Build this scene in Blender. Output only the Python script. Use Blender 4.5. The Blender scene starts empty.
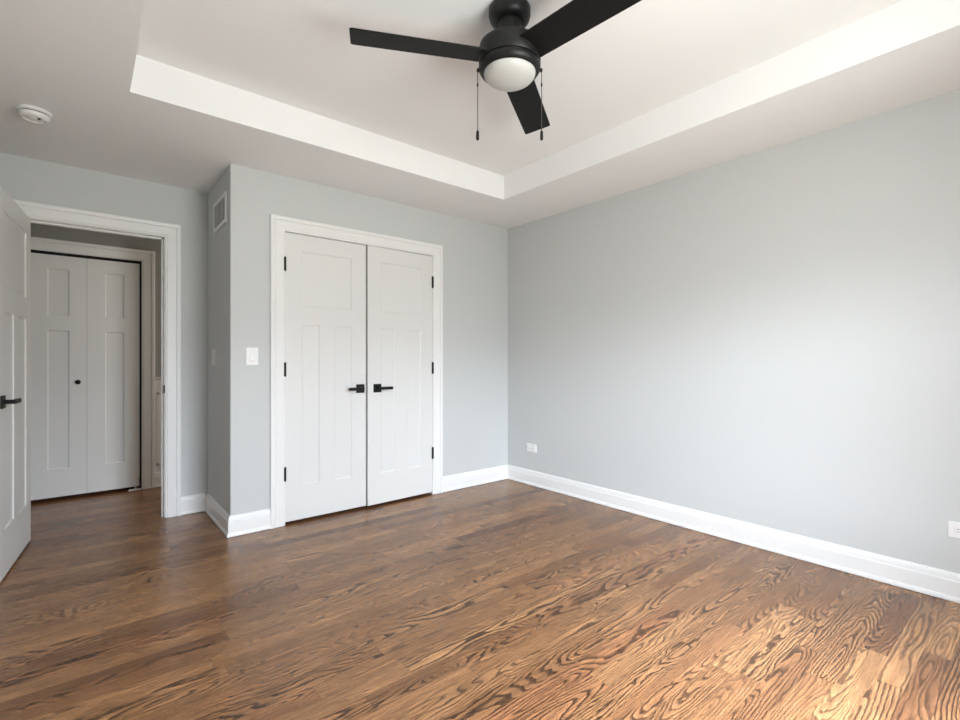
import bpy, bmesh, math, random
from mathutils import Vector, Matrix
random.seed(4)
sc = bpy.context.scene
COL = sc.collection

# ------------------------------------------------------------------ camera, world, lights, exposure
H = 2.433            # main ceiling
XR = 3.208           # right wall
YB = 3.461           # closet wall
YD = 4.185           # doorway wall
XB = 0.746           # side of the closet projection
XL, YN = -0.43, -0.45   # left wall and window wall (behind the camera)
YH = 5.25            # far wall of the hall
ZT = 2.622           # tray ceiling

cam_d = bpy.data.cameras.new('camera')
cam = bpy.data.objects.new('camera', cam_d); COL.objects.link(cam)
cam.location = (0, 0, 1.142)
cam.rotation_euler = (math.radians(90), 0, math.radians(-39.533))
cam_d.sensor_width = 36; cam_d.lens = 36 * 482.37 / 960
cam_d.shift_y = 1.3 / 960
cam_d.clip_start = 0.02
sc.camera = cam

world = bpy.data.worlds.new('sky'); sc.world = world; world.use_nodes = True
wn = world.node_tree.nodes; wl = world.node_tree.links
bg = wn['Background']; bg.inputs['Strength'].default_value = 151.0
wtc = wn.new('ShaderNodeTexCoord'); wsep = wn.new('ShaderNodeSeparateXYZ'); wr = wn.new('ShaderNodeValToRGB')
wl.new(wtc.outputs['Generated'], wsep.inputs[0])
wmr = wn.new('ShaderNodeMapRange'); wmr.inputs['From Min'].default_value = -1; wl.new(wsep.outputs['Z'], wmr.inputs['Value']); wl.new(wmr.outputs[0], wr.inputs[0])
el = wr.color_ramp.elements                       # dim lawn below the horizon, bright overcast sky above
for p_, c_ in ((0.0, (.139, .143, .136)), (0.48, (.139, .143, .138)), (0.56, (.165, .18, .20)), (0.595, (.405, .445, .49)),
               (0.645, (.42, .46, .51)), (0.70, (.25, .275, .305)), (0.80, (.19, .21, .235)), (0.88, (.90, .97, 1.06)), (1.0, (.93, 1.0, 1.09))):
    e_ = el[0] if p_ == 0 else el.new(p_) if p_ < 1 else el[-1]
    e_.position = p_; e_.color = (*c_, 1)
# the sky is brightest to one side, dimmer straight out: weighting shaped to set the wall tones
nx = wn.new('ShaderNodeMath'); nx.operation = 'MULTIPLY'; nx.inputs[1].default_value = -1; wl.new(wsep.outputs['X'], nx.inputs[0])
ny = wn.new('ShaderNodeMath'); ny.operation = 'MULTIPLY'; ny.inputs[1].default_value = -1; wl.new(wsep.outputs['Y'], ny.inputs[0])
az = wn.new('ShaderNodeMath'); az.operation = 'ARCTAN2'; wl.new(nx.outputs[0], az.inputs[0]); wl.new(ny.outputs[0], az.inputs[1])
azr = wn.new('ShaderNodeMapRange'); azr.inputs['From Min'].default_value = -math.pi/2; azr.inputs['From Max'].default_value = math.pi/2
wl.new(az.outputs[0], azr.inputs['Value'])
ar = wn.new('ShaderNodeValToRGB'); ar.color_ramp.interpolation = 'EASE'; wl.new(azr.outputs[0], ar.inputs[0])
ae = ar.color_ramp.elements
for i_, (d_, v_) in enumerate(((-90, .80), (-15, .72), (2, .72), (16, .95), (31, 1.25), (46, 1.15), (68, .93), (90, .90))):
    e_ = ae[0] if i_ == 0 else ae[-1] if i_ == 7 else ae.new((d_ + 90) / 180)
    e_.position = (d_ + 90) / 180; e_.color = (v_, v_, v_, 1)
wm = wn.new('ShaderNodeMix'); wm.data_type = 'RGBA'; wm.blend_type = 'MULTIPLY'; wm.inputs[0].default_value = 1.0
ab = wn.new('ShaderNodeMapRange'); ab.inputs['From Min'].default_value = -.04; ab.inputs['From Max'].default_value = .08      # the lawn is even
wl.new(wsep.outputs['Z'], ab.inputs['Value']); wl.new(ab.outputs[0], wm.inputs[0])
wl.new(wr.outputs[0], wm.inputs[6]); wl.new(ar.outputs[0], wm.inputs[7]); wl.new(wm.outputs[2], bg.inputs['Color'])

def area(name, loc, rot, sx, sy, power, color):
    d = bpy.data.lights.new(name, 'AREA'); d.shape = 'RECTANGLE'; d.size = sx; d.size_y = sy
    d.energy = power; d.color = color
    o = bpy.data.objects.new(name, d); COL.objects.link(o); o.location = loc; o.rotation_euler = rot
    return o
WX0, WX1, WZ0, WZ1 = 0.76, 1.74, 0.60, 2.12       # bedroom window opening
portal = area('window_portal', ((WX0+WX1)/2, YN-0.125, (WZ0+WZ1)/2), (math.radians(90), 0, 0), WX1-WX0, WZ1-WZ0, 1, (1, 1, 1))
portal.data.cycles.is_portal = True               # guides the sky light through the window
area('hall_fill', (2.1, 4.78, 1.35), (0, math.radians(90), 0), 1.2, 0.7, 10.0, (1.0, 0.86, 0.70))  # unseen warm fill lamp added to brighten the hall; that end has no window

vs = sc.view_settings
vs.view_transform = 'Standard'; vs.look = 'None'; vs.gamma = 1; vs.use_curve_mapping = False
vs.exposure = 0.0

# ------------------------------------------------------------------ materials
def mat(name, color, rough=0.6, metal=0.0, spec=0.5, bump=None, coat=0.0):
    m = bpy.data.materials.new(name); m.use_nodes = True
    nt = m.node_tree; b = nt.nodes['Principled BSDF']
    b.inputs['Base Color'].default_value = (*color, 1)
    b.inputs['Roughness'].default_value = rough; b.inputs['Metallic'].default_value = metal
    b.inputs['Specular IOR Level'].default_value = spec
    b.inputs['Coat Weight'].default_value = coat
    if bump:
        scale, strength, dist = bump
        tc = nt.nodes.new('ShaderNodeNewGeometry')
        n = nt.nodes.new('ShaderNodeTexNoise'); n.inputs['Scale'].default_value = scale; n.inputs['Detail'].default_value = 3
        bp = nt.nodes.new('ShaderNodeBump'); bp.inputs['Strength'].default_value = strength; bp.inputs['Distance'].default_value = dist
        nt.links.new(tc.outputs['Position'], n.inputs['Vector'])
        nt.links.new(n.outputs['Fac'], bp.inputs['Height']); nt.links.new(bp.outputs['Normal'], b.inputs['Normal'])
    return m

M_wall = mat('grey wall paint', (0.585, 0.60, 0.595), 0.55, spec=0.35, bump=(180, 0.08, 0.002))
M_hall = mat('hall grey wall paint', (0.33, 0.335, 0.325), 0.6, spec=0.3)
M_ceil = mat('white ceiling paint', (0.88, 0.88, 0.875), 0.8, spec=0.2, bump=(150, 0.06, 0.002))
M_trim = mat('white semi-gloss trim paint', (0.83, 0.83, 0.82), 0.35, spec=0.45)
M_door = mat('white satin door paint', (0.74, 0.74, 0.725), 0.4, spec=0.35)
M_black = mat('matt black metal', (0.006, 0.006, 0.006), 0.45, spec=0.28)
M_fan = mat('matt black fan enamel', (0.007, 0.007, 0.007), 0.45, spec=0.34)
M_blade = mat('black fan blade laminate', (0.006, 0.006, 0.006), 0.6, spec=0.22)
M_globe = mat('frosted opal glass', (0.52, 0.525, 0.50), 0.35, spec=0.5)
M_plastic = mat('white plastic', (0.83, 0.83, 0.82), 0.35)
M_slot = mat('dark slot plastic', (0.03, 0.03, 0.03), 0.6)
M_vent = mat('painted vent metal', (0.72, 0.71, 0.69), 0.45)
M_chain = mat('bronze bead chain', (0.10, 0.085, 0.07), 0.4, metal=0.6)
M_dark = mat('unlit duct interior', (0.06, 0.06, 0.06), 0.9)

def glass_mat():
    m = bpy.data.materials.new('clear window glass'); m.use_nodes = True
    nt = m.node_tree; nt.nodes.clear()
    o = nt.nodes.new('ShaderNodeOutputMaterial'); mx = nt.nodes.new('ShaderNodeMixShader')
    t = nt.nodes.new('ShaderNodeBsdfTransparent'); g = nt.nodes.new('ShaderNodeBsdfGlossy'); g.inputs['Roughness'].default_value = 0.02
    mx.inputs[0].default_value = 0.06
    nt.links.new(t.outputs[0], mx.inputs[1]); nt.links.new(g.outputs[0], mx.inputs[2]); nt.links.new(mx.outputs[0], o.inputs[0])
    return m
M_glass = glass_mat()

def floor_mat():
    m = bpy.data.materials.new('stained oak strip flooring'); m.use_nodes = True
    nt = m.node_tree; N = nt.nodes; LK = nt.links
    b = N['Principled BSDF']
    def val(x, sock):
        if isinstance(x, (int, float)): sock.default_value = x
        else: LK.new(x, sock)
    def ma(op, a, b_=0.0, c=None, clamp=False):
        n = N.new('ShaderNodeMath'); n.operation = op; n.use_clamp = clamp
        val(a, n.inputs[0]); val(b_, n.inputs[1])
        if c is not None: val(c, n.inputs[2])
        return n.outputs[0]
    def comb(x, y, z):
        n = N.new('ShaderNodeCombineXYZ'); val(x, n.inputs[0]); val(y, n.inputs[1]); val(z, n.inputs[2]); return n.outputs[0]
    def white(x, y, z):
        n = N.new('ShaderNodeTexWhiteNoise'); n.noise_dimensions = '3D'; LK.new(comb(x, y, z), n.inputs['Vector']); return n
    def noise(v, detail=2.0, rough=0.5, scale=1.0):
        n = N.new('ShaderNodeTexNoise'); n.inputs['Scale'].default_value = scale
        n.inputs['Detail'].default_value = detail; n.inputs['Roughness'].default_value = rough
        LK.new(v, n.inputs['Vector']); return n.outputs['Fac']
    def rng(f, lo, hi): return ma('MULTIPLY_ADD', f, hi-lo, lo)
    def ramp(f, stops, interp='LINEAR'):
        n = N.new('ShaderNodeValToRGB'); cr = n.color_ramp; cr.interpolation = interp
        while len(cr.elements) < len(stops): cr.elements.new(0.5)
        for e, (p, c) in zip(cr.elements, stops):
            e.position = p; e.color = (c, c, c, 1) if isinstance(c, (int, float)) else (*c, 1)
        LK.new(f, n.inputs[0]); return n.outputs[0]
    def mixc(f, a, b_, mode='MIX'):
        n = N.new('ShaderNodeMix'); n.data_type = 'RGBA'; n.blend_type = mode
        val(f, n.inputs[0])
        for s, i in ((a, 6), (b_, 7)):
            if isinstance(s, tuple): n.inputs[i].default_value = (*s, 1)
            else: LK.new(s, n.inputs[i])
        return n.outputs[2]
    geo = N.new('ShaderNodeNewGeometry'); sp = N.new('ShaderNodeSeparateXYZ'); LK.new(geo.outputs['Position'], sp.inputs[0])
    X, Y = sp.outputs[0], sp.outputs[1]
    W = 0.083
    rv = ma('DIVIDE', ma('SUBTRACT', Y, 0.022), W)
    row = ma('FLOOR', rv); fy = ma('SUBTRACT', rv, row)
    wr = white(row, 3.3, 1.7); s1 = N.new('ShaderNodeSeparateColor'); LK.new(wr.outputs['Color'], s1.inputs[0])
    Lr = rng(s1.outputs[1], 0.62, 1.35)
    uu = ma('DIVIDE', ma('ADD', X, ma('MULTIPLY_ADD', s1.outputs[0], 5.0, 11.0)), Lr)
    colm = ma('FLOOR', uu); fu = ma('SUBTRACT', uu, colm)
    wa = white(row, colm, 0.5); sa = N.new('ShaderNodeSeparateColor'); LK.new(wa.outputs['Color'], sa.inputs[0])
    wb = white(row, colm, 7.5); sb = N.new('ShaderNodeSeparateColor'); LK.new(wb.outputs['Color'], sb.inputs[0])
    a1, a2, a3 = sa.outputs; b1, b2, b3 = sb.outputs
    idz = ma('MULTIPLY', wa.outputs['Value'], 60.0)
    ylo = ma('MULTIPLY', ma('SUBTRACT', fy, 0.5), W)             # across the plank, metres
    xlo = ma('MULTIPLY', ma('SUBTRACT', fu, 0.5), Lr)            # along the plank
    # growth rings cut by the plank: distance to a gently tilted pith
    warp1 = ma('SUBTRACT', noise(comb(ma('MULTIPLY', X, 2.4), ma('MULTIPLY', Y, 12.0), idz), 1.5), 0.5)
    warp2 = ma('SUBTRACT', noise(comb(ma('MULTIPLY', X, 22.0), ma('MULTIPLY', Y, 85.0), idz), 1.5), 0.5)
    yy = ma('SUBTRACT', ylo, rng(a1, -0.045, 0.045))
    dep = ma('ADD', rng(b2, 0.006, 0.05), ma('MULTIPLY', xlo, rng(a2, -0.13, 0.13)))
    dep = ma('ADD', dep, ma('MULTIPLY', warp1, 0.07))
    r = ma('SQRT', ma('ADD', ma('MULTIPLY', yy, yy), ma('MULTIPLY', dep, dep)))
    r = ma('ADD', r, ma('MULTIPLY', warp1, 0.022))
    r = ma('ADD', r, ma('MULTIPLY', warp2, 0.0068))
    ring = ma('DIVIDE', r, rng(a3, 0.0058, 0.0125))
    t = ma('FRACT', ring)
    ew = ramp(t, [(0.0, 1.0), (0.17, 1.0), (0.42, 0.25), (0.74, 0.02), (0.92, 0.0), (1.0, 1.0)])     # 1 = dark early wood
    pores = noise(comb(ma('MULTIPLY', X, 60.0), ma('MULTIPLY', Y, 700.0), idz), 2.0, 0.6)
    pore = ramp(pores, [(0.42, 0.0), (0.60, 1.0)])
    fine = noise(comb(ma('MULTIPLY', X, 7.0), ma('MULTIPLY', Y, 125.0), idz), 3.0, 0.65)
    blot = noise(comb(ma('MULTIPLY', X, 2.2), ma('MULTIPLY', Y, 9.0), idz), 2.0)
    strength = rng(ma('POWER', b3, 0.6), 0.36, 1.05)
    dk = ma('MULTIPLY', ma('MULTIPLY', ew, strength), ma('MULTIPLY_ADD', pore, 0.30, 0.75))
    dk = ma('ADD', dk, ma('MULTIPLY', pore, 0.13), clamp=True)
    base = ramp(b1, [(0.0, (0.255, 0.115, 0.051)), (0.22, (0.350, 0.166, 0.072)), (0.55, (0.425, 0.213, 0.094)), (0.85, (0.500, 0.258, 0.114)), (1.0, (0.390, 0.174, 0.077))])
    base = mixc(1.0, base, ramp(fine, [(0.30, 0.56), (0.70, 1.25)]), 'MULTIPLY')
    base = mixc(1.0, base, ramp(blot, [(0.3, 0.84), (0.7, 1.12)]), 'MULTIPLY')
    colr = mixc(dk, base, (0.030, 0.0115, 0.0045))
    gap = ma('MAXIMUM', ma('GREATER_THAN', ma('ABSOLUTE', ma('SUBTRACT', fy, 0.5)), 0.492),
                       ma('GREATER_THAN', ma('MULTIPLY', ma('ABSOLUTE', ma('SUBTRACT', fu, 0.5)), Lr), ma('MULTIPLY_ADD', Lr, 0.5, -0.0008)))
    colr = mixc(ma('MULTIPLY', gap, 0.55), colr, (0.05, 0.024, 0.012))
    LK.new(colr, b.inputs['Base Color'])
    LK.new(ma('MULTIPLY_ADD', dk, 0.10, 0.25), b.inputs['Roughness'])
    b.inputs['Specular IOR Level'].default_value = 0.42
    bp = N.new('ShaderNodeBump'); bp.inputs['Strength'].default_value = 0.12; bp.inputs['Distance'].default_value = 0.0004
    LK.new(ma('SUBTRACT', 1.0, gap), bp.inputs['Height']); LK.new(bp.outputs['Normal'], b.inputs['Normal'])
    return m
M_floor = floor_mat()

# ------------------------------------------------------------------ mesh helpers
def bm_new(): return bmesh.new()
def add_box(bm, x0, x1, y0, y1, z0, z1, bev=0.0):
    r = bmesh.ops.create_cube(bm, size=1.0)
    vsx = r['verts']
    bmesh.ops.scale(bm, vec=(x1-x0, y1-y0, z1-z0), verts=vsx)
    bmesh.ops.translate(bm, vec=((x0+x1)/2, (y0+y1)/2, (z0+z1)/2), verts=vsx)
    if bev:
        es = list({e for v in vsx for e in v.link_edges})
        bmesh.ops.bevel(bm, geom=es, offset=bev, segments=2, affect='EDGES', profile=0.7)
def add_prism(bm, pts, axis, a0, a1):
    """extrude a polygon; axis 'z': pts are (x,y); 'x': pts (y,z); 'y': pts (x,z)"""
    def P(p, a):
        return {'z': (p[0], p[1], a), 'x': (a, p[0], p[1]), 'y': (p[0], a, p[1])}[axis]
    A = [bm.verts.new(P(p, a0)) for p in pts]; B = [bm.verts.new(P(p, a1)) for p in pts]
    n = len(pts); fs = [bm.faces.new(A), bm.faces.new(B)]
    for i in range(n): fs.append(bm.faces.new((A[i], A[(i+1) % n], B[(i+1) % n], B[i])))
    bmesh.ops.recalc_face_normals(bm, faces=fs)
def add_lathe(bm, prof, seg=48, loc=(0, 0, 0), axis='z'):
    rings = []
    for r, z in prof:
        ring = []
        for i in range(seg if r > 1e-6 else 1):
            a = 2*math.pi*i/seg
            p = (r*math.cos(a), r*math.sin(a), z) if axis == 'z' else (r*math.cos(a), z, r*math.sin(a))
            ring.append(bm.verts.new((p[0]+loc[0], p[1]+loc[1], p[2]+loc[2])))
        rings.append(ring)
    fs = []
    for A, B in zip(rings, rings[1:]):
        for i in range(seg):
            j = (i+1) % seg
            q = [A[i % len(A)], A[j % len(A)], B[j % len(B)], B[i % len(B)]]
            q = list(dict.fromkeys(q))
            if len(q) > 2: fs.append(bm.faces.new(q))
    bmesh.ops.recalc_face_normals(bm, faces=fs)
def obj(name, bm, m, parent=None, smooth=None):
    me = bpy.data.meshes.new(name); bm.to_mesh(me); bm.free()
    if smooth:
        for p in me.polygons: p.use_smooth = True
        me.set_sharp_from_angle(angle=math.radians(smooth))
    me.materials.append(m)
    o = bpy.data.objects.new(name, me); COL.objects.link(o)
    if parent: o.parent = parent
    return o
def tag(o, label, cat, group=None):
    o['label'] = label; o['category'] = cat
    if group: o['group'] = group
    return o
def thing(name, label, cat, loc, rotz=0.0, group=None, kind=None):
    o = bpy.data.objects.new(name, None); COL.objects.link(o); o.empty_display_size = 0.1
    o.location = loc; o.rotation_euler = (0, 0, rotz)
    tag(o, label, cat, group)
    if kind: o['kind'] = kind
    return o
def struct(name, bm, m, label, cat, smooth=None):
    o = obj(name, bm, m, None, smooth); tag(o, label, cat); o['kind'] = 'structure'; return o

# ------------------------------------------------------------------ room shell
T = 0.12
bm = bm_new(); add_box(bm, -2.2, XR+0.3, YN-0.3, YH+0.8, -0.12, 0.0)
struct('floor', bm, M_floor, 'stained oak strip floor with bold cathedral grain', 'floor')

bm = bm_new()                                                   # ceiling with the raised tray
TX0, TX1, TY0, TY1 = 0.177, 2.597, 0.02, 2.85
cx0, cx1, cy0, cy1 = -2.2, XR+0.3, YN-0.3, YH+0.8
add_box(bm, cx0, cx1, cy0, TY0, H, ZT); add_box(bm, cx0, cx1, TY1, cy1, H, ZT)
add_box(bm, cx0, TX0, TY0, TY1, H, ZT); add_box(bm, TX1, cx1, TY0, TY1, H, ZT)
add_box(bm, cx0, cx1, cy0, cy1, ZT, ZT+0.1)
struct('ceiling', bm, M_ceil, 'white ceiling with a raised rectangular tray', 'ceiling')

bm = bm_new(); add_box(bm, XR, XR+T, YN-T, YD+T, 0, H)
struct('wall_right', bm, M_wall, 'long plain light grey wall on the right', 'wall')
bm = bm_new(); add_box(bm, XL-T, XL, YN-T, YD, 0, H)
struct('wall_left', bm, M_wall, 'grey wall at the left behind the open door', 'wall')

# closet wall: returns round an outside corner, opening for the double doors
CX0, CX1, CZ = 1.085, 2.328, 2.05
bm = bm_new()
e = 0.006
add_prism(bm, [(XB, YD), (XB, YB+e), (XB+0.0018, YB+0.0018), (XB+e, YB), (CX0, YB), (CX0, YB+T), (XB+T, YB+T), (XB+T, YD)], 'z', 0, H)
add_box(bm, CX1, XR, YB, YB+T, 0, H)
add_box(bm, CX0, CX1, YB, YB+T, CZ, H)
struct('wall_back', bm, M_wall, 'light grey closet wall round the white double doors', 'wall')

# doorway wall
DX0, DX1, DZ = -0.302, 0.463, 2.049
bm = bm_new()
add_box(bm, -2.1, DX0-0.02, YD, YD+T, 0, H); add_box(bm, DX1+0.02, XR+T, YD, YD+T, 0, H)
add_box(bm, DX0-0.02, DX1+0.02, YD, YD+T, DZ+0.02, H)
struct('wall_doorway', bm, M_wall, 'grey wall round the open doorway to the hall', 'wall')

# hall beyond
BX0, BX1, BZ = -0.345, 0.411, 2.035
bm = bm_new()
add_box(bm, -2.0, BX0, YH, YH+T, 0, H); add_box(bm, BX1, 2.3, YH, YH+T, 0, H); add_box(bm, BX0, BX1, YH, YH+T, BZ, H)
add_box(bm, BX0-.1, BX1+.1, YH+0.55, YH+0.6, 0, H)
add_box(bm, BX0-.15, BX0-.1, YH+T, YH+.6, 0, H); add_box(bm, BX1+.1, BX1+.15, YH+T, YH+.6, 0, H)
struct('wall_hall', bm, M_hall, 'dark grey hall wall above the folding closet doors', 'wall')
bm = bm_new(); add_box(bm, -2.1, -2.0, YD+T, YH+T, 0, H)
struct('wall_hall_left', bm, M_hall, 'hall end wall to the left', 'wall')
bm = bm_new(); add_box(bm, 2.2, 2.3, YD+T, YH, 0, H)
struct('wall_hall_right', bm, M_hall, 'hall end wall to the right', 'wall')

# window wall behind the camera
bm = bm_new()
add_box(bm, XL-T, WX0, YN-T, YN, 0, H); add_box(bm, WX1, XR, YN-T, YN, 0, H)
add_box(bm, WX0, WX1, YN-T, YN, 0, WZ0); add_box(bm, WX0, WX1, YN-T, YN, WZ1, H)
struct('wall_front', bm, M_wall, 'grey wall with the bedroom window', 'wall')
win = thing('window_1', 'white framed sash window giving the room its daylight', 'window', ((WX0+WX1)/2, YN-0.07, WZ0), kind='structure')
hw = (WX1-WX0)/2; hh = WZ1-WZ0
bm = bm_new()
for a, b_ in ((-hw, -hw+.05), (hw-.05, hw)): add_box(bm, a, b_, -.03, .03, 0, hh)
for a, b_ in ((0, .05), (hh/2-.02, hh/2+.02), (hh-.05, hh)): add_box(bm, -hw, hw, -.028, .028, a, b_)
obj('window_frame', bm, M_trim, win)
for a, b_ in ((.05, hh/2-.02), (hh/2+.02, hh-.05)):
    bm = bm_new(); add_box(bm, -hw+.05, hw-.05, -.003, .003, a, b_); obj('pane', bm, M_glass, win)
bm = bm_new()
add_box(bm, -hw-.1, hw+.1, .071, .11, -.03, 0); add_box(bm, -hw-.1, -hw, .071, .09, 0, hh+.1); add_box(bm, hw, hw+.1, .071, .09, 0, hh+.1); add_box(bm, -hw, hw, .071, .09, hh, hh+.1)
obj('window_casing', bm, M_trim, win)

# ------------------------------------------------------------------ baseboards and casings
BB = [(0, 0.0025), (0.024, 0.0025), (0.024, 0.012), (0.020, 0.022), (0.0165, 0.026), (0.0165, 0.097), (0.013, 0.101), (0.0125, 0.112), (0.0105, 0.124), (0.006, 0.133), (0, 0.135)]
def base_path(bm, pts, closed=False):
    """sweep the profile along a floor polyline; the board stands on the right-hand side of travel"""
    V = [Vector(p) for p in pts]; dirs = [(q-p).normalized() for p, q in zip(V, V[1:])]
    nor = [Vector((d.y, -d.x)) for d in dirs]
    rows = []
    for i, p in enumerate(V):
        n1 = nor[max(i-1, 0)]; n2 = nor[min(i, len(nor)-1)]
        m = (n1+n2) / (1 + n1.dot(n2))
        rows.append([bm.verts.new((p.x+m.x*d, p.y+m.y*d, z)) for d, z in BB])
    k = len(BB)
    for A, B in zip(rows, rows[1:]):
        for i in range(k): bm.faces.new((A[i], A[(i+1) % k], B[(i+1) % k], B[i]))
    bm.faces.new(rows[0]); bm.faces.new(rows[-1])
    bmesh.ops.recalc_face_normals(bm, faces=bm.faces[:])
CW = 0.099
bm = bm_new(); base_path(bm, [(XR, YB), (XR, YN)]); struct('baseboard_right', bm, M_trim, 'white baseboard along the right wall', 'baseboard')
bm = bm_new(); base_path(bm, [(CX1-0.008+CW, YB), (XR-0.0165, YB)])
struct('baseboard_back', bm, M_trim, 'short white baseboard right of the closet doors', 'baseboard')
bm = bm_new(); base_path(bm, [(XB, YD), (XB, YB), (CX0+0.008-CW, YB)])
struct('baseboard_corner', bm, M_trim, 'white baseboard wrapping the outside corner left of the closet', 'baseboard')
bm = bm_new(); base_path(bm, [(DX1+0.006+CW-0.008, YD), (XB-0.0165, YD)])
struct('baseboard_doorway', bm, M_trim, 'short white baseboard between doorway and corner', 'baseboard')
bm = bm_new(); base_path(bm, [(XR, YN), (XL, YN), (XL, YD)])
struct('baseboard_left', bm, M_trim, 'white baseboard along the left and window walls', 'baseboard')

CP = [(0, 0), (0, 0.010), (0.006, 0.014), (0.012, 0.012), (0.016, 0.0155), (0.066, 0.018), (0.070, 0.014), (0.074, 0.0215), (0.093, 0.0235), (0.099, 0.021), (0.099, 0)]   # casing profile (across, out)
def casing(x0, x1, z1, y, sgn=-1, left=True, right=True):
    """mitred casing round an opening x0..x1 up to z1 on plane y"""
    bm = bm_new()
    n = len(CP); sect = []
    path = []
    path.append([(x0 - a, y + sgn*d, 0.0) for a, d in CP])
    path.append([(x0 - a, y + sgn*d, z1 + a) for a, d in CP])
    path.append([(x1 + a, y + sgn*d, z1 + a) for a, d in CP])
    path.append([(x1 + a, y + sgn*d, 0.0) for a, d in CP])
    V = [[bm.verts.new(p) for p in s] for s in path]
    for A, B in zip(V, V[1:]):
        for i in range(n):
            j = (i+1) % n; bm.faces.new((A[i], A[j], B[j], B[i]))
    bm.faces.new(V[0]); bm.faces.new(V[-1])
    bmesh.ops.recalc_face_normals(bm, faces=bm.faces[:])
    return bm
struct('trim_1', casing(CX0+0.006, CX1-0.006, CZ-0.002, YB), M_trim, 'white moulded casing round the closet double doors', 'door casing')
bm = casing(DX0-0.004, DX1+0.004, DZ+0.002, YD)
dc = struct('trim_2', bm, M_trim, 'white moulded casing and jamb of the open doorway', 'door casing')
bm = bm_new()
add_box(bm, DX0-0.02, DX0, YD, YD+T, 0, DZ+.02); add_box(bm, DX1, DX1+0.02, YD, YD+T, 0, DZ+.02); add_box(bm, DX0, DX1, YD, YD+T, DZ, DZ+.02)
add_box(bm, DX0, DX0+0.011, YD+.04, YD+.075, 0, DZ); add_box(bm, DX1-0.011, DX1, YD+.04, YD+.075, 0, DZ); add_box(bm, DX0, DX1, YD+.04, YD+.075, DZ-.011, DZ)
obj('door_jamb', bm, M_trim, dc)
bm = bm_new(); add_box(bm, DX1-0.0015, DX1+0.0035, YD-0.012, YD+0.032, 0.91, 0.968); obj('strike_plate', bm, M_black, dc)
struct('trim_3', casing(BX0, BX1, BZ, YH), M_trim, 'white casing round the folding closet doors in the hall', 'door casing')
bm = bm_new()                                                    # closet jamb reveals
add_box(bm, CX0, CX0+0.004, YB, YB+T, 0, CZ); add_box(bm, CX1-0.004, CX1, YB, YB+T, 0, CZ); add_box(bm, CX0, CX1, YB, YB+T, CZ-.003, CZ)
struct('trim_4', bm, M_trim, 'white jamb lining inside the closet opening', 'door jamb')
# wainscot in the hall, right of the folding doors
bm = bm_new()
wx0, wx1 = BX1+CW, 2.2
add_box(bm, wx0, wx1, YH-0.008, YH, 0, 0.975)
add_prism(bm, [(YH, 0.998), (YH-0.030, 0.998), (YH-0.032, 0.990), (YH-0.024, 0.980), (YH-0.018, 0.970), (YH-0.016, 0.918), (YH, 0.918)], 'x', wx0, wx1)
base_path(bm, [(wx0, YH-0.008), (wx1, YH-0.008)])
for k in range(4):
    a = wx0+0.012+k*0.42
    for q in ((a, a+.018, .20, .86), (a+.34, a+.358, .20, .86)): add_box(bm, q[0], q[1], YH-.018, YH-.008, q[2], q[3])
    add_box(bm, a, a+.358, YH-.018, YH-.008, .842, .86); add_box(bm, a, a+.358, YH-.018, YH-.008, .20, .218)
struct('trim_5', bm, M_trim, 'white panelled wainscot with a cap rail in the hall', 'wainscot')

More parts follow.
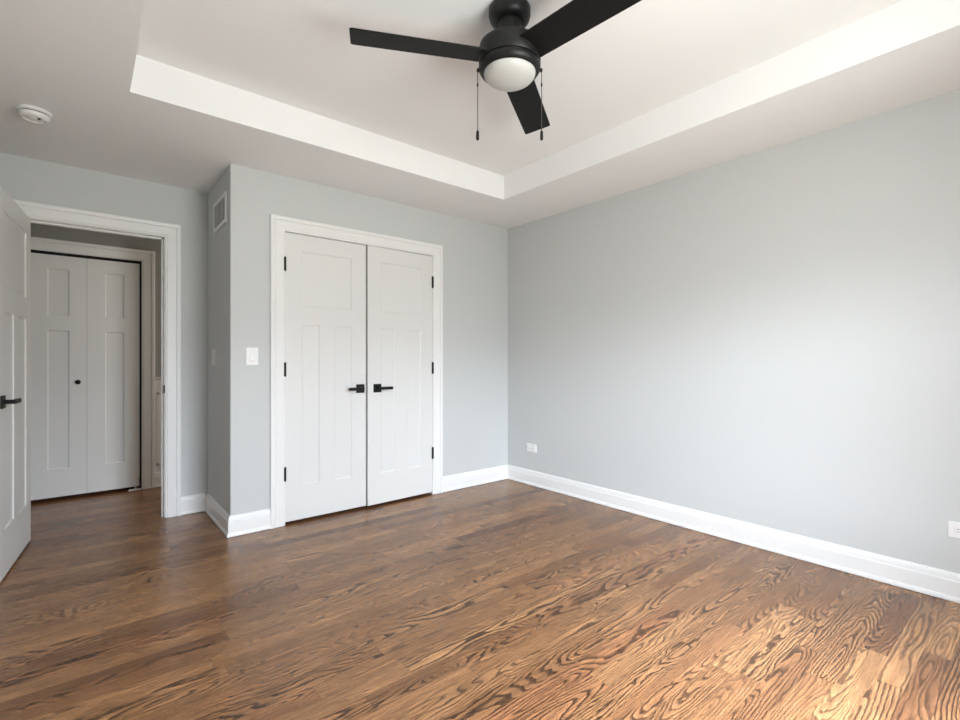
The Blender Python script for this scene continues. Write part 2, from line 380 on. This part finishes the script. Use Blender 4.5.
# ------------------------------------------------------------------ doors
def panel_leaf(w, h, t, panels, rec=0.008, ch=0.009):
    """leaf x 0..w, y 0 (front) .. t, z 0..h; panels sunk on both faces with a sloped sticking"""
    bm = bm_new()
    xs = sorted({0.0, w, *[p[0] for p in panels], *[p[1] for p in panels]})
    zs = sorted({0.0, h, *[p[2] for p in panels], *[p[3] for p in panels]})
    def inside(x, z): return any(p[0] < x < p[1] and p[2] < z < p[3] for p in panels)
    cache = {}
    def V(x, y, z):
        k = (round(x, 5), round(y, 5), round(z, 5))
        if k not in cache: cache[k] = bm.verts.new((x, y, z))
        return cache[k]
    for y, d in ((0.0, 1), (t, -1)):
        for x0, x1 in zip(xs, xs[1:]):
            for z0, z1 in zip(zs, zs[1:]):
                if not inside((x0+x1)/2, (z0+z1)/2):
                    bm.faces.new([V(x0, y, z0), V(x1, y, z0), V(x1, y, z1), V(x0, y, z1)])
        for px0, px1, pz0, pz1 in panels:
            yi = y + d*rec; yl = y + d*0.0035
            o = [(px0, pz0), (px1, pz0), (px1, pz1), (px0, pz1)]
            # the outer loop follows the cuts of the grid
            def edge(p, q):
                pts = []
                if p[1] == q[1]:
                    c = [x for x in xs if min(p[0], q[0]) <= x <= max(p[0], q[0])]; c.sort(reverse=p[0] > q[0]); pts = [(x, p[1]) for x in c]
                else:
                    c = [z for z in zs if min(p[1], q[1]) <= z <= max(p[1], q[1])]; c.sort(reverse=p[1] > q[1]); pts = [(p[0], z) for z in c]
                return pts
            def shrink(pt, s):
                return (min(max(pt[0], px0+s), px1-s), min(max(pt[1], pz0+s), pz1-s))
            inner = [(px0+ch, pz0+ch), (px1-ch, pz0+ch), (px1-ch, pz1-ch), (px0+ch, pz1-ch)]
            for i in range(4):
                pts = edge(o[i], o[(i+1) % 4])
                top = [V(x, y, z) for x, z in pts]; low = [V(x, yl, z) for x, z in pts]
                for k in range(len(pts)-1): bm.faces.new([top[k], top[k+1], low[k+1], low[k]])
                bm.faces.new(low + [V(inner[(i+1) % 4][0], yi, inner[(i+1) % 4][1]), V(inner[i][0], yi, inner[i][1])])
            bm.faces.new([V(x, yi, z) for x, z in inner])
    for x in (0.0, w):
        for z0, z1 in zip(zs, zs[1:]): bm.faces.new([V(x, 0, z0), V(x, t, z0), V(x, t, z1), V(x, 0, z1)])
    for z in (0.0, h):
        for x0, x1 in zip(xs, xs[1:]): bm.faces.new([V(x0, 0, z), V(x1, 0, z), V(x1, t, z), V(x0, t, z)])
    bmesh.ops.recalc_face_normals(bm, faces=bm.faces[:])
    return bm
def lever(parent, x, z, dirx, y=0.0, out=-1):
    """square-rose lever; the rose sits on plane y, grip points along dirx"""
    h = bpy.data.objects.new('door_handle', None); COL.objects.link(h); h.parent = parent; h.location = (x, y, z); h.empty_display_size = 0.03
    bm = bm_new(); a, b_ = sorted((0.0, out*0.009)); add_box(bm, -.033, .033, a, b_, -.033, .033, 0.002); obj('rosette', bm, M_black, h)
    bm = bm_new(); add_lathe(bm, [(0, 0), (.011, 0), (.011, out*.05), (0, out*.05)], 20, (0, out*.004, 0), 'y'); obj('spindle', bm, M_black, h, 40)
    bm = bm_new(); a, b_ = sorted((out*0.042, out*0.056)); x0, x1 = sorted((-dirx*0.012, dirx*0.112)); add_box(bm, x0, x1, a, b_, -.0115, .0115, 0.002); obj('lever', bm, M_black, h)
    return h
def hinge(parent, x, z, y=0.0):
    bm = bm_new(); hgt = .095
    add_lathe(bm, [(0, 0), (.0095, 0), (.0095, hgt), (0, hgt)], 16, (x, y-.004, z-hgt/2))
    add_lathe(bm, [(0, 0), (.005, 0), (.004, .006), (0, .006)], 12, (x, y-.004, z+hgt/2)); add_lathe(bm, [(0, -.006), (.004, -.006), (.005, 0), (0, 0)], 12, (x, y-.004, z-hgt/2))
    return obj('hinge', bm, M_black, parent, 40)
def shaker(w, top=1.926, rail0=1.532, rail1=1.405, bot=0.258, st=0.115, mull=0.118, z0=0.0):
    m0 = w/2 - mull/2; m1 = w/2 + mull/2
    return [(st, w-st, rail0-z0, top-z0), (st, m0, bot-z0, rail1-z0), (m1, w-st, bot-z0, rail1-z0)]

# closet double doors
LW = 0.6095; Z0 = 0.020; LH = 2.045 - Z0 - 0.003
dl = obj('door_2', panel_leaf(LW, LH, 0.035, shaker(LW, z0=Z0)), M_door); dl.location = (CX0+0.0075, YB-0.004, Z0)
tag(dl, 'left leaf of the white three-panel closet double doors', 'door'); dl['kind'] = 'structure'
lever(dl, 0.562, 0.932-Z0, -1)
dr = obj('door_3', panel_leaf(LW, LH, 0.035, shaker(LW, z0=Z0)), M_door)
ang = math.radians(1.7)
dr.rotation_euler = (0, 0, ang)
xh = CX1-0.0075
dr.location = (xh-LW*math.cos(ang), YB-0.004-LW*math.sin(ang), Z0)
tag(dr, 'right leaf of the white closet double doors standing slightly ajar', 'door'); dr['kind'] = 'structure'
lever(dr, 0.080, 0.931-Z0, 1)
for z in (1.821, 1.085, 0.356):
    hinge(dl, -0.003, z-Z0, 0.0); hinge(dr, LW+0.003, z-Z0, 0.0)

# open bedroom door, swung back beside the left wall
W1 = 0.758; t1 = 0.035
d1 = obj('door_1', panel_leaf(W1, 2.042-0.012, t1, shaker(W1, top=1.93, st=0.125, mull=0.11, z0=0.012), ch=0.011), M_door)
# local +x runs from hinge to latch; local y=0 face looks toward +X (into the room when open)
dirv = Vector((-0.074, -0.755, 0)).normalized()
d1.rotation_euler = (0, 0, math.atan2(dirv.y, dirv.x))
d1.location = (-0.251, 4.180, 0.012)
tag(d1, 'open white three-panel bedroom door at the left edge', 'door'); d1['kind'] = 'structure'
# local frame: +y of the leaf points to world +X side or away from it
ly = Matrix.Rotation(d1.rotation_euler.z, 3, 'Z') @ Vector((0, 1, 0))
face_y, outn = (t1, 1) if ly.x > 0 else (0.0, -1)
if ly.x > 0: d1.location -= ly * t1
lever(d1, W1-0.062, 0.932-0.012, -1, face_y, outn)
lever(d1, W1-0.062, 0.932-0.012, -1, t1-face_y, -outn)
for z in (1.82, 1.09, 0.25): hinge(d1, -0.002, z, 0.0 if outn > 0 else t1+.006)

# folding closet doors in the hall
FW = 0.363; FZ = 0.030; FH = 2.010 - FZ
bp_ = lambda w, st0, st1: [(st0, w-st1, 1.515-FZ, 1.902-FZ), (st0, w-st1, .258-FZ, 1.396-FZ)]
f1 = obj('door_4', panel_leaf(FW-.001, FH, 0.034, bp_(FW-.001, .112, .112)), M_door); f1.location = (-0.330, YH+0.004, FZ)
tag(f1, 'left leaf of the white folding hall doors with a black knob', 'door'); f1['kind'] = 'structure'
bm = bm_new(); add_lathe(bm, [(0, 0), (.014, 0), (.012, -.004), (.007, -.008), (.007, -.016), (.013, -.020), (.0185, -.026), (.0185, -.031), (.014, -.036), (0, -.037)], 28, (.305, 0, .969-FZ), 'y')
obj('door_knob', bm, M_black, f1, 50)
f2 = obj('door_5', panel_leaf(FW-.001, FH, 0.034, bp_(FW-.001, .12, .108)), M_door); f2.location = (0.034, YH+0.004, FZ)
tag(f2, 'right leaf of the white folding hall doors without a knob', 'door'); f2['kind'] = 'structure'
bm = bm_new(); add_box(bm, .285, .372, -.014, .020, -FZ, -FZ+.004); add_box(bm, .285, .372, -.016, -.013, -FZ, -FZ+.013); add_lathe(bm, [(0, -FZ), (.006, -FZ), (.006, 0), (0, 0)], 12, (.335, .01, 0))
obj('pivot_bracket', bm, M_plastic, f2)
bm = bm_new(); add_box(bm, BX0+.002, BX1-.002, YH+.010, YH+.032, BZ-.010, BZ-.001)
struct('trim_6', bm, M_black, 'dark sliding track above the folding hall doors', 'track')

# ------------------------------------------------------------------ ceiling fan
FX, FY = 1.387, 1.485
fan = thing('ceiling_fan', 'black three-blade ceiling fan with a white light globe', 'ceiling fan', (FX, FY, ZT))
def fz(z): return z - ZT
bm = bm_new(); add_lathe(bm, [(0, 0), (.083, 0), (.0875, -.004), (.0875, -.030), (.083, -.046), (.070, -.057), (.053, -.060), (0, -.060)], 56); obj('canopy', bm, M_fan, fan, 50)
bm = bm_new(); add_lathe(bm, [(0, -.058), (.0525, -.058), (.0525, -.146), (.055, -.148), (.055, -.158), (0, -.158)], 48); obj('downrod', bm, M_fan, fan, 40)
bm = bm_new(); add_lathe(bm, [(0, fz(2.474)), (.104, fz(2.474)), (.118, fz(2.471)), (.1265, fz(2.463)), (.1295, fz(2.450)), (.1295, fz(2.391)), (.127, fz(2.388)), (0, fz(2.388))], 64); obj('motor_housing', bm, M_fan, fan, 40)
bm = bm_new(); add_lathe(bm, [(0, fz(2.3875)), (.120, fz(2.3875)), (.120, fz(2.384)), (.1285, fz(2.382)), (.1300, fz(2.378)), (.1285, fz(2.366)), (.122, fz(2.356)), (.114, fz(2.351)), (.110, fz(2.350)), (.108, fz(2.353)), (.108, fz(2.36)), (0, fz(2.36))], 64); obj('light_ring', bm, M_fan, fan, 35)
bm = bm_new(); prof = [(.1085, fz(2.357))] + [(.1085*math.cos(a), fz(2.352)-.048*math.sin(a)) for a in [i*math.pi/2/14 for i in range(15)]]
prof[-1] = (0, prof[-1][1]); add_lathe(bm, prof, 64); obj('light_globe', bm, M_globe, fan, 60)
def blade_bm():
    bm = bm_new(); r0, r1, w0, w1, rc, th = .085, .649, .132, .141, .012, .006
    pts = [(r0, -w0/2)]
    for cxs, sgn in ((-1, -1), (1, 1)):
        for i in range(7):
            a = (-math.pi/2 + i*math.pi/12) if sgn < 0 else (i*math.pi/12)
            pts.append((r1-rc+rc*math.cos(a), sgn*(w1/2-rc)+rc*math.sin(a)))
    pts.append((r0, w0/2))
    add_prism(bm, pts, 'z', -th/2, th/2)
    return bm
for k in range(3):
    b = obj('blade', blade_bm(), M_blade, fan)
    az = math.radians(153.23 + 120*k + (1.4 if k == 1 else 0))
    b.matrix_local = Matrix.Translation((0, 0, fz(2.413))) @ Matrix.Rotation(az, 4, 'Z') @ Matrix.Rotation(math.radians(-12.3), 4, 'X')
rd = Vector((math.cos(math.radians(39.533)), -math.sin(math.radians(39.533)), 0))
for s in (-1, 1):
    p = rd*s*.1345
    bm = bm_new()
    add_lathe(bm, [(0, 0), (.0016, 0), (.0018, -.258), (0, -.258)], 8, (p.x, p.y, fz(2.366)))
    pc = obj('pull_chain', bm, M_chain, fan)
    bm = bm_new()
    add_lathe(bm, [(0, .004), (.005, .003), (.006, -.002), (.006, -.008), (.003, -.012), (0, -.012)], 12, (p.x*.985, p.y*.985, fz(2.369))); obj('chain_outlet', bm, M_fan, pc, 50)
    bm = bm_new(); add_lathe(bm, [(0, .008), (.0025, .007), (.0035, .002), (.0035, -.004), (.002, -.008), (0, -.008)], 12, (p.x, p.y, fz(2.3045))); obj('chain_coupling', bm, M_fan, pc, 50)
    bm = bm_new(); add_lathe(bm, [(0, .020), (.004, .019), (.0062, .014), (.0068, -.010), (.006, -.018), (.003, -.021), (0, -.021)], 20, (p.x, p.y, fz(2.092))); obj('pull_pendant', bm, M_fan, pc, 50)

# ------------------------------------------------------------------ smoke detector
sd = thing('smoke_detector', 'round white smoke detector on the ceiling above the open door', 'smoke detector', (-0.190, 3.385, H))
bm = bm_new(); add_lathe(bm, [(0, 0), (.068, 0), (.070, -.003), (.070, -.012), (.066, -.015), (0, -.015)], 56); obj('base', bm, M_plastic, sd, 40)
bm = bm_new(); add_lathe(bm, [(0, -.013), (.057, -.013), (.057, -.021), (0, -.021)], 56); obj('vent_slot', bm, M_slot, sd, 40)
bm = bm_new(); add_lathe(bm, [(0, -.020), (.062, -.020), (.063, -.024), (.060, -.034), (.052, -.041), (.046, -.043), (.044, -.0425), (.042, -.039), (.026, -.039), (.024, -.042), (0, -.042)], 56); obj('cover', bm, M_plastic, sd, 30)
bm = bm_new(); add_lathe(bm, [(0, -.041), (.006, -.041), (.006, -.045), (0, -.0455)], 24, (.02, -.02, 0)); obj('test_button', bm, M_slot, sd, 40)

# ------------------------------------------------------------------ return vent on the closet side
vy0, vy1, vz0, vz1 = 3.552, 3.938, 2.068, 2.276
vt = thing('wall_vent', 'white louvred air vent high on the shaded closet side wall', 'vent', (XB, (vy0+vy1)/2, (vz0+vz1)/2))
w2, h2 = (vy1-vy0)/2, (vz1-vz0)/2
bm = bm_new()
for q in ((-w2, -w2+.026, -h2, h2), (w2-.026, w2, -h2, h2), (-w2+.026, w2-.026, -h2, -h2+.026), (-w2+.026, w2-.026, h2-.026, h2)):
    add_box(bm, -.010, 0, q[0], q[1], q[2], q[3], 0.002)
obj('frame', bm, M_plastic, vt)
bm = bm_new(); add_box(bm, -.0015, -.0002, -w2+.02, w2-.02, -h2+.02, h2-.02); obj('backing', bm, M_dark, vt)
bm = bm_new()
n = 17
for i in range(n):
    y = -w2+.030 + (2*w2-.060)*i/(n-1)
    add_prism(bm, [(-.0090, y-.004), (-.0075, y-.0055), (-.0016, y+.0045), (-.003, y+.006)], 'z', -h2+.026, h2-.026)
obj('louvres', bm, M_vent, vt)
for yy in (-w2/3, w2/3):
    bm = bm_new(); add_box(bm, -.0098, -.002, yy-.003, yy+.003, -h2+.026, h2-.026); obj('divider', bm, M_vent, vt)

# ------------------------------------------------------------------ switches and outlets (built facing -y, origin on the wall)
def rocker_switch(name, label, loc, rotz, gangs=1):
    w = .0375 if gangs == 1 else .059
    t = thing(name, label, 'light switch', loc, rotz)
    bm = bm_new(); add_box(bm, -w, w, -.006, 0, -.0585, .0585, .002); obj('wall_plate', bm, M_plastic, t)
    for g in range(gangs):
        cx = 0 if gangs == 1 else (-.023 + .046*g)
        bm = bm_new(); add_box(bm, cx-.0175, cx+.0175, -.0066, -.004, -.0345, .0345); r = obj('rocker_frame', bm, M_vent, t)
        bm = bm_new(); add_prism(bm, [(-.0066, -.032), (-.0115, -.030), (-.0075, 0), (-.0085, .031), (-.0066, .032)], 'x', cx-.0155, cx+.0155); obj('rocker', bm, M_plastic, r)
        for z in (-.048, .048):
            bm = bm_new(); add_lathe(bm, [(0, -.0075), (.0028, -.007), (.0032, -.006), (0, -.006)], 14, (cx, 0, z), 'y'); obj('screw', bm, M_vent, t)
    return t
rocker_switch('light_switch', 'white rocker light switch left of the closet doors', (0.8785, YB, 1.1755), 0)
rocker_switch('light_switch', 'white switch plate seen edge-on in the shaded corner below the vent', (XB, 3.945, 1.171), -math.pi/2, 2)
def outlet(label, loc, rotz):
    t = thing('wall_outlet', label, 'outlet', loc, rotz)
    bm = bm_new(); add_box(bm, -.0585, .0585, -.006, 0, -.0375, .0375, .002); obj('wall_plate', bm, M_plastic, t)
    for s in (-1, 1):
        bm = bm_new(); add_box(bm, s*.0195-.0165, s*.0195+.0165, -.0085, -.005, -.0145, .0145, .003); f = obj('receptacle', bm, M_plastic, t)
        bm = bm_new(); cx = s*.0195
        add_box(bm, cx-.008, cx+.001, -.0092, -.008, .0045, .0065); add_box(bm, cx-.007, cx+.001, -.0092, -.008, -.0065, -.0045)
        add_lathe(bm, [(0, -.0092), (.0024, -.0092), (.0024, -.008), (0, -.008)], 12, (cx+.009, 0, 0), 'y')
        obj('slots', bm, M_slot, f)
    bm = bm_new(); add_lathe(bm, [(0, -.0075), (.0028, -.007), (.0032, -.006), (0, -.006)], 14, (0, 0, 0), 'y'); obj('screw', bm, M_vent, t)
    return t
outlet('small white wall outlet near the far corner of the right wall', (XR, 3.135, 0.342), -math.pi/2)
outlet('white wall outlet cut by the right edge of the picture', (XR, 0.297, 0.341), -math.pi/2)
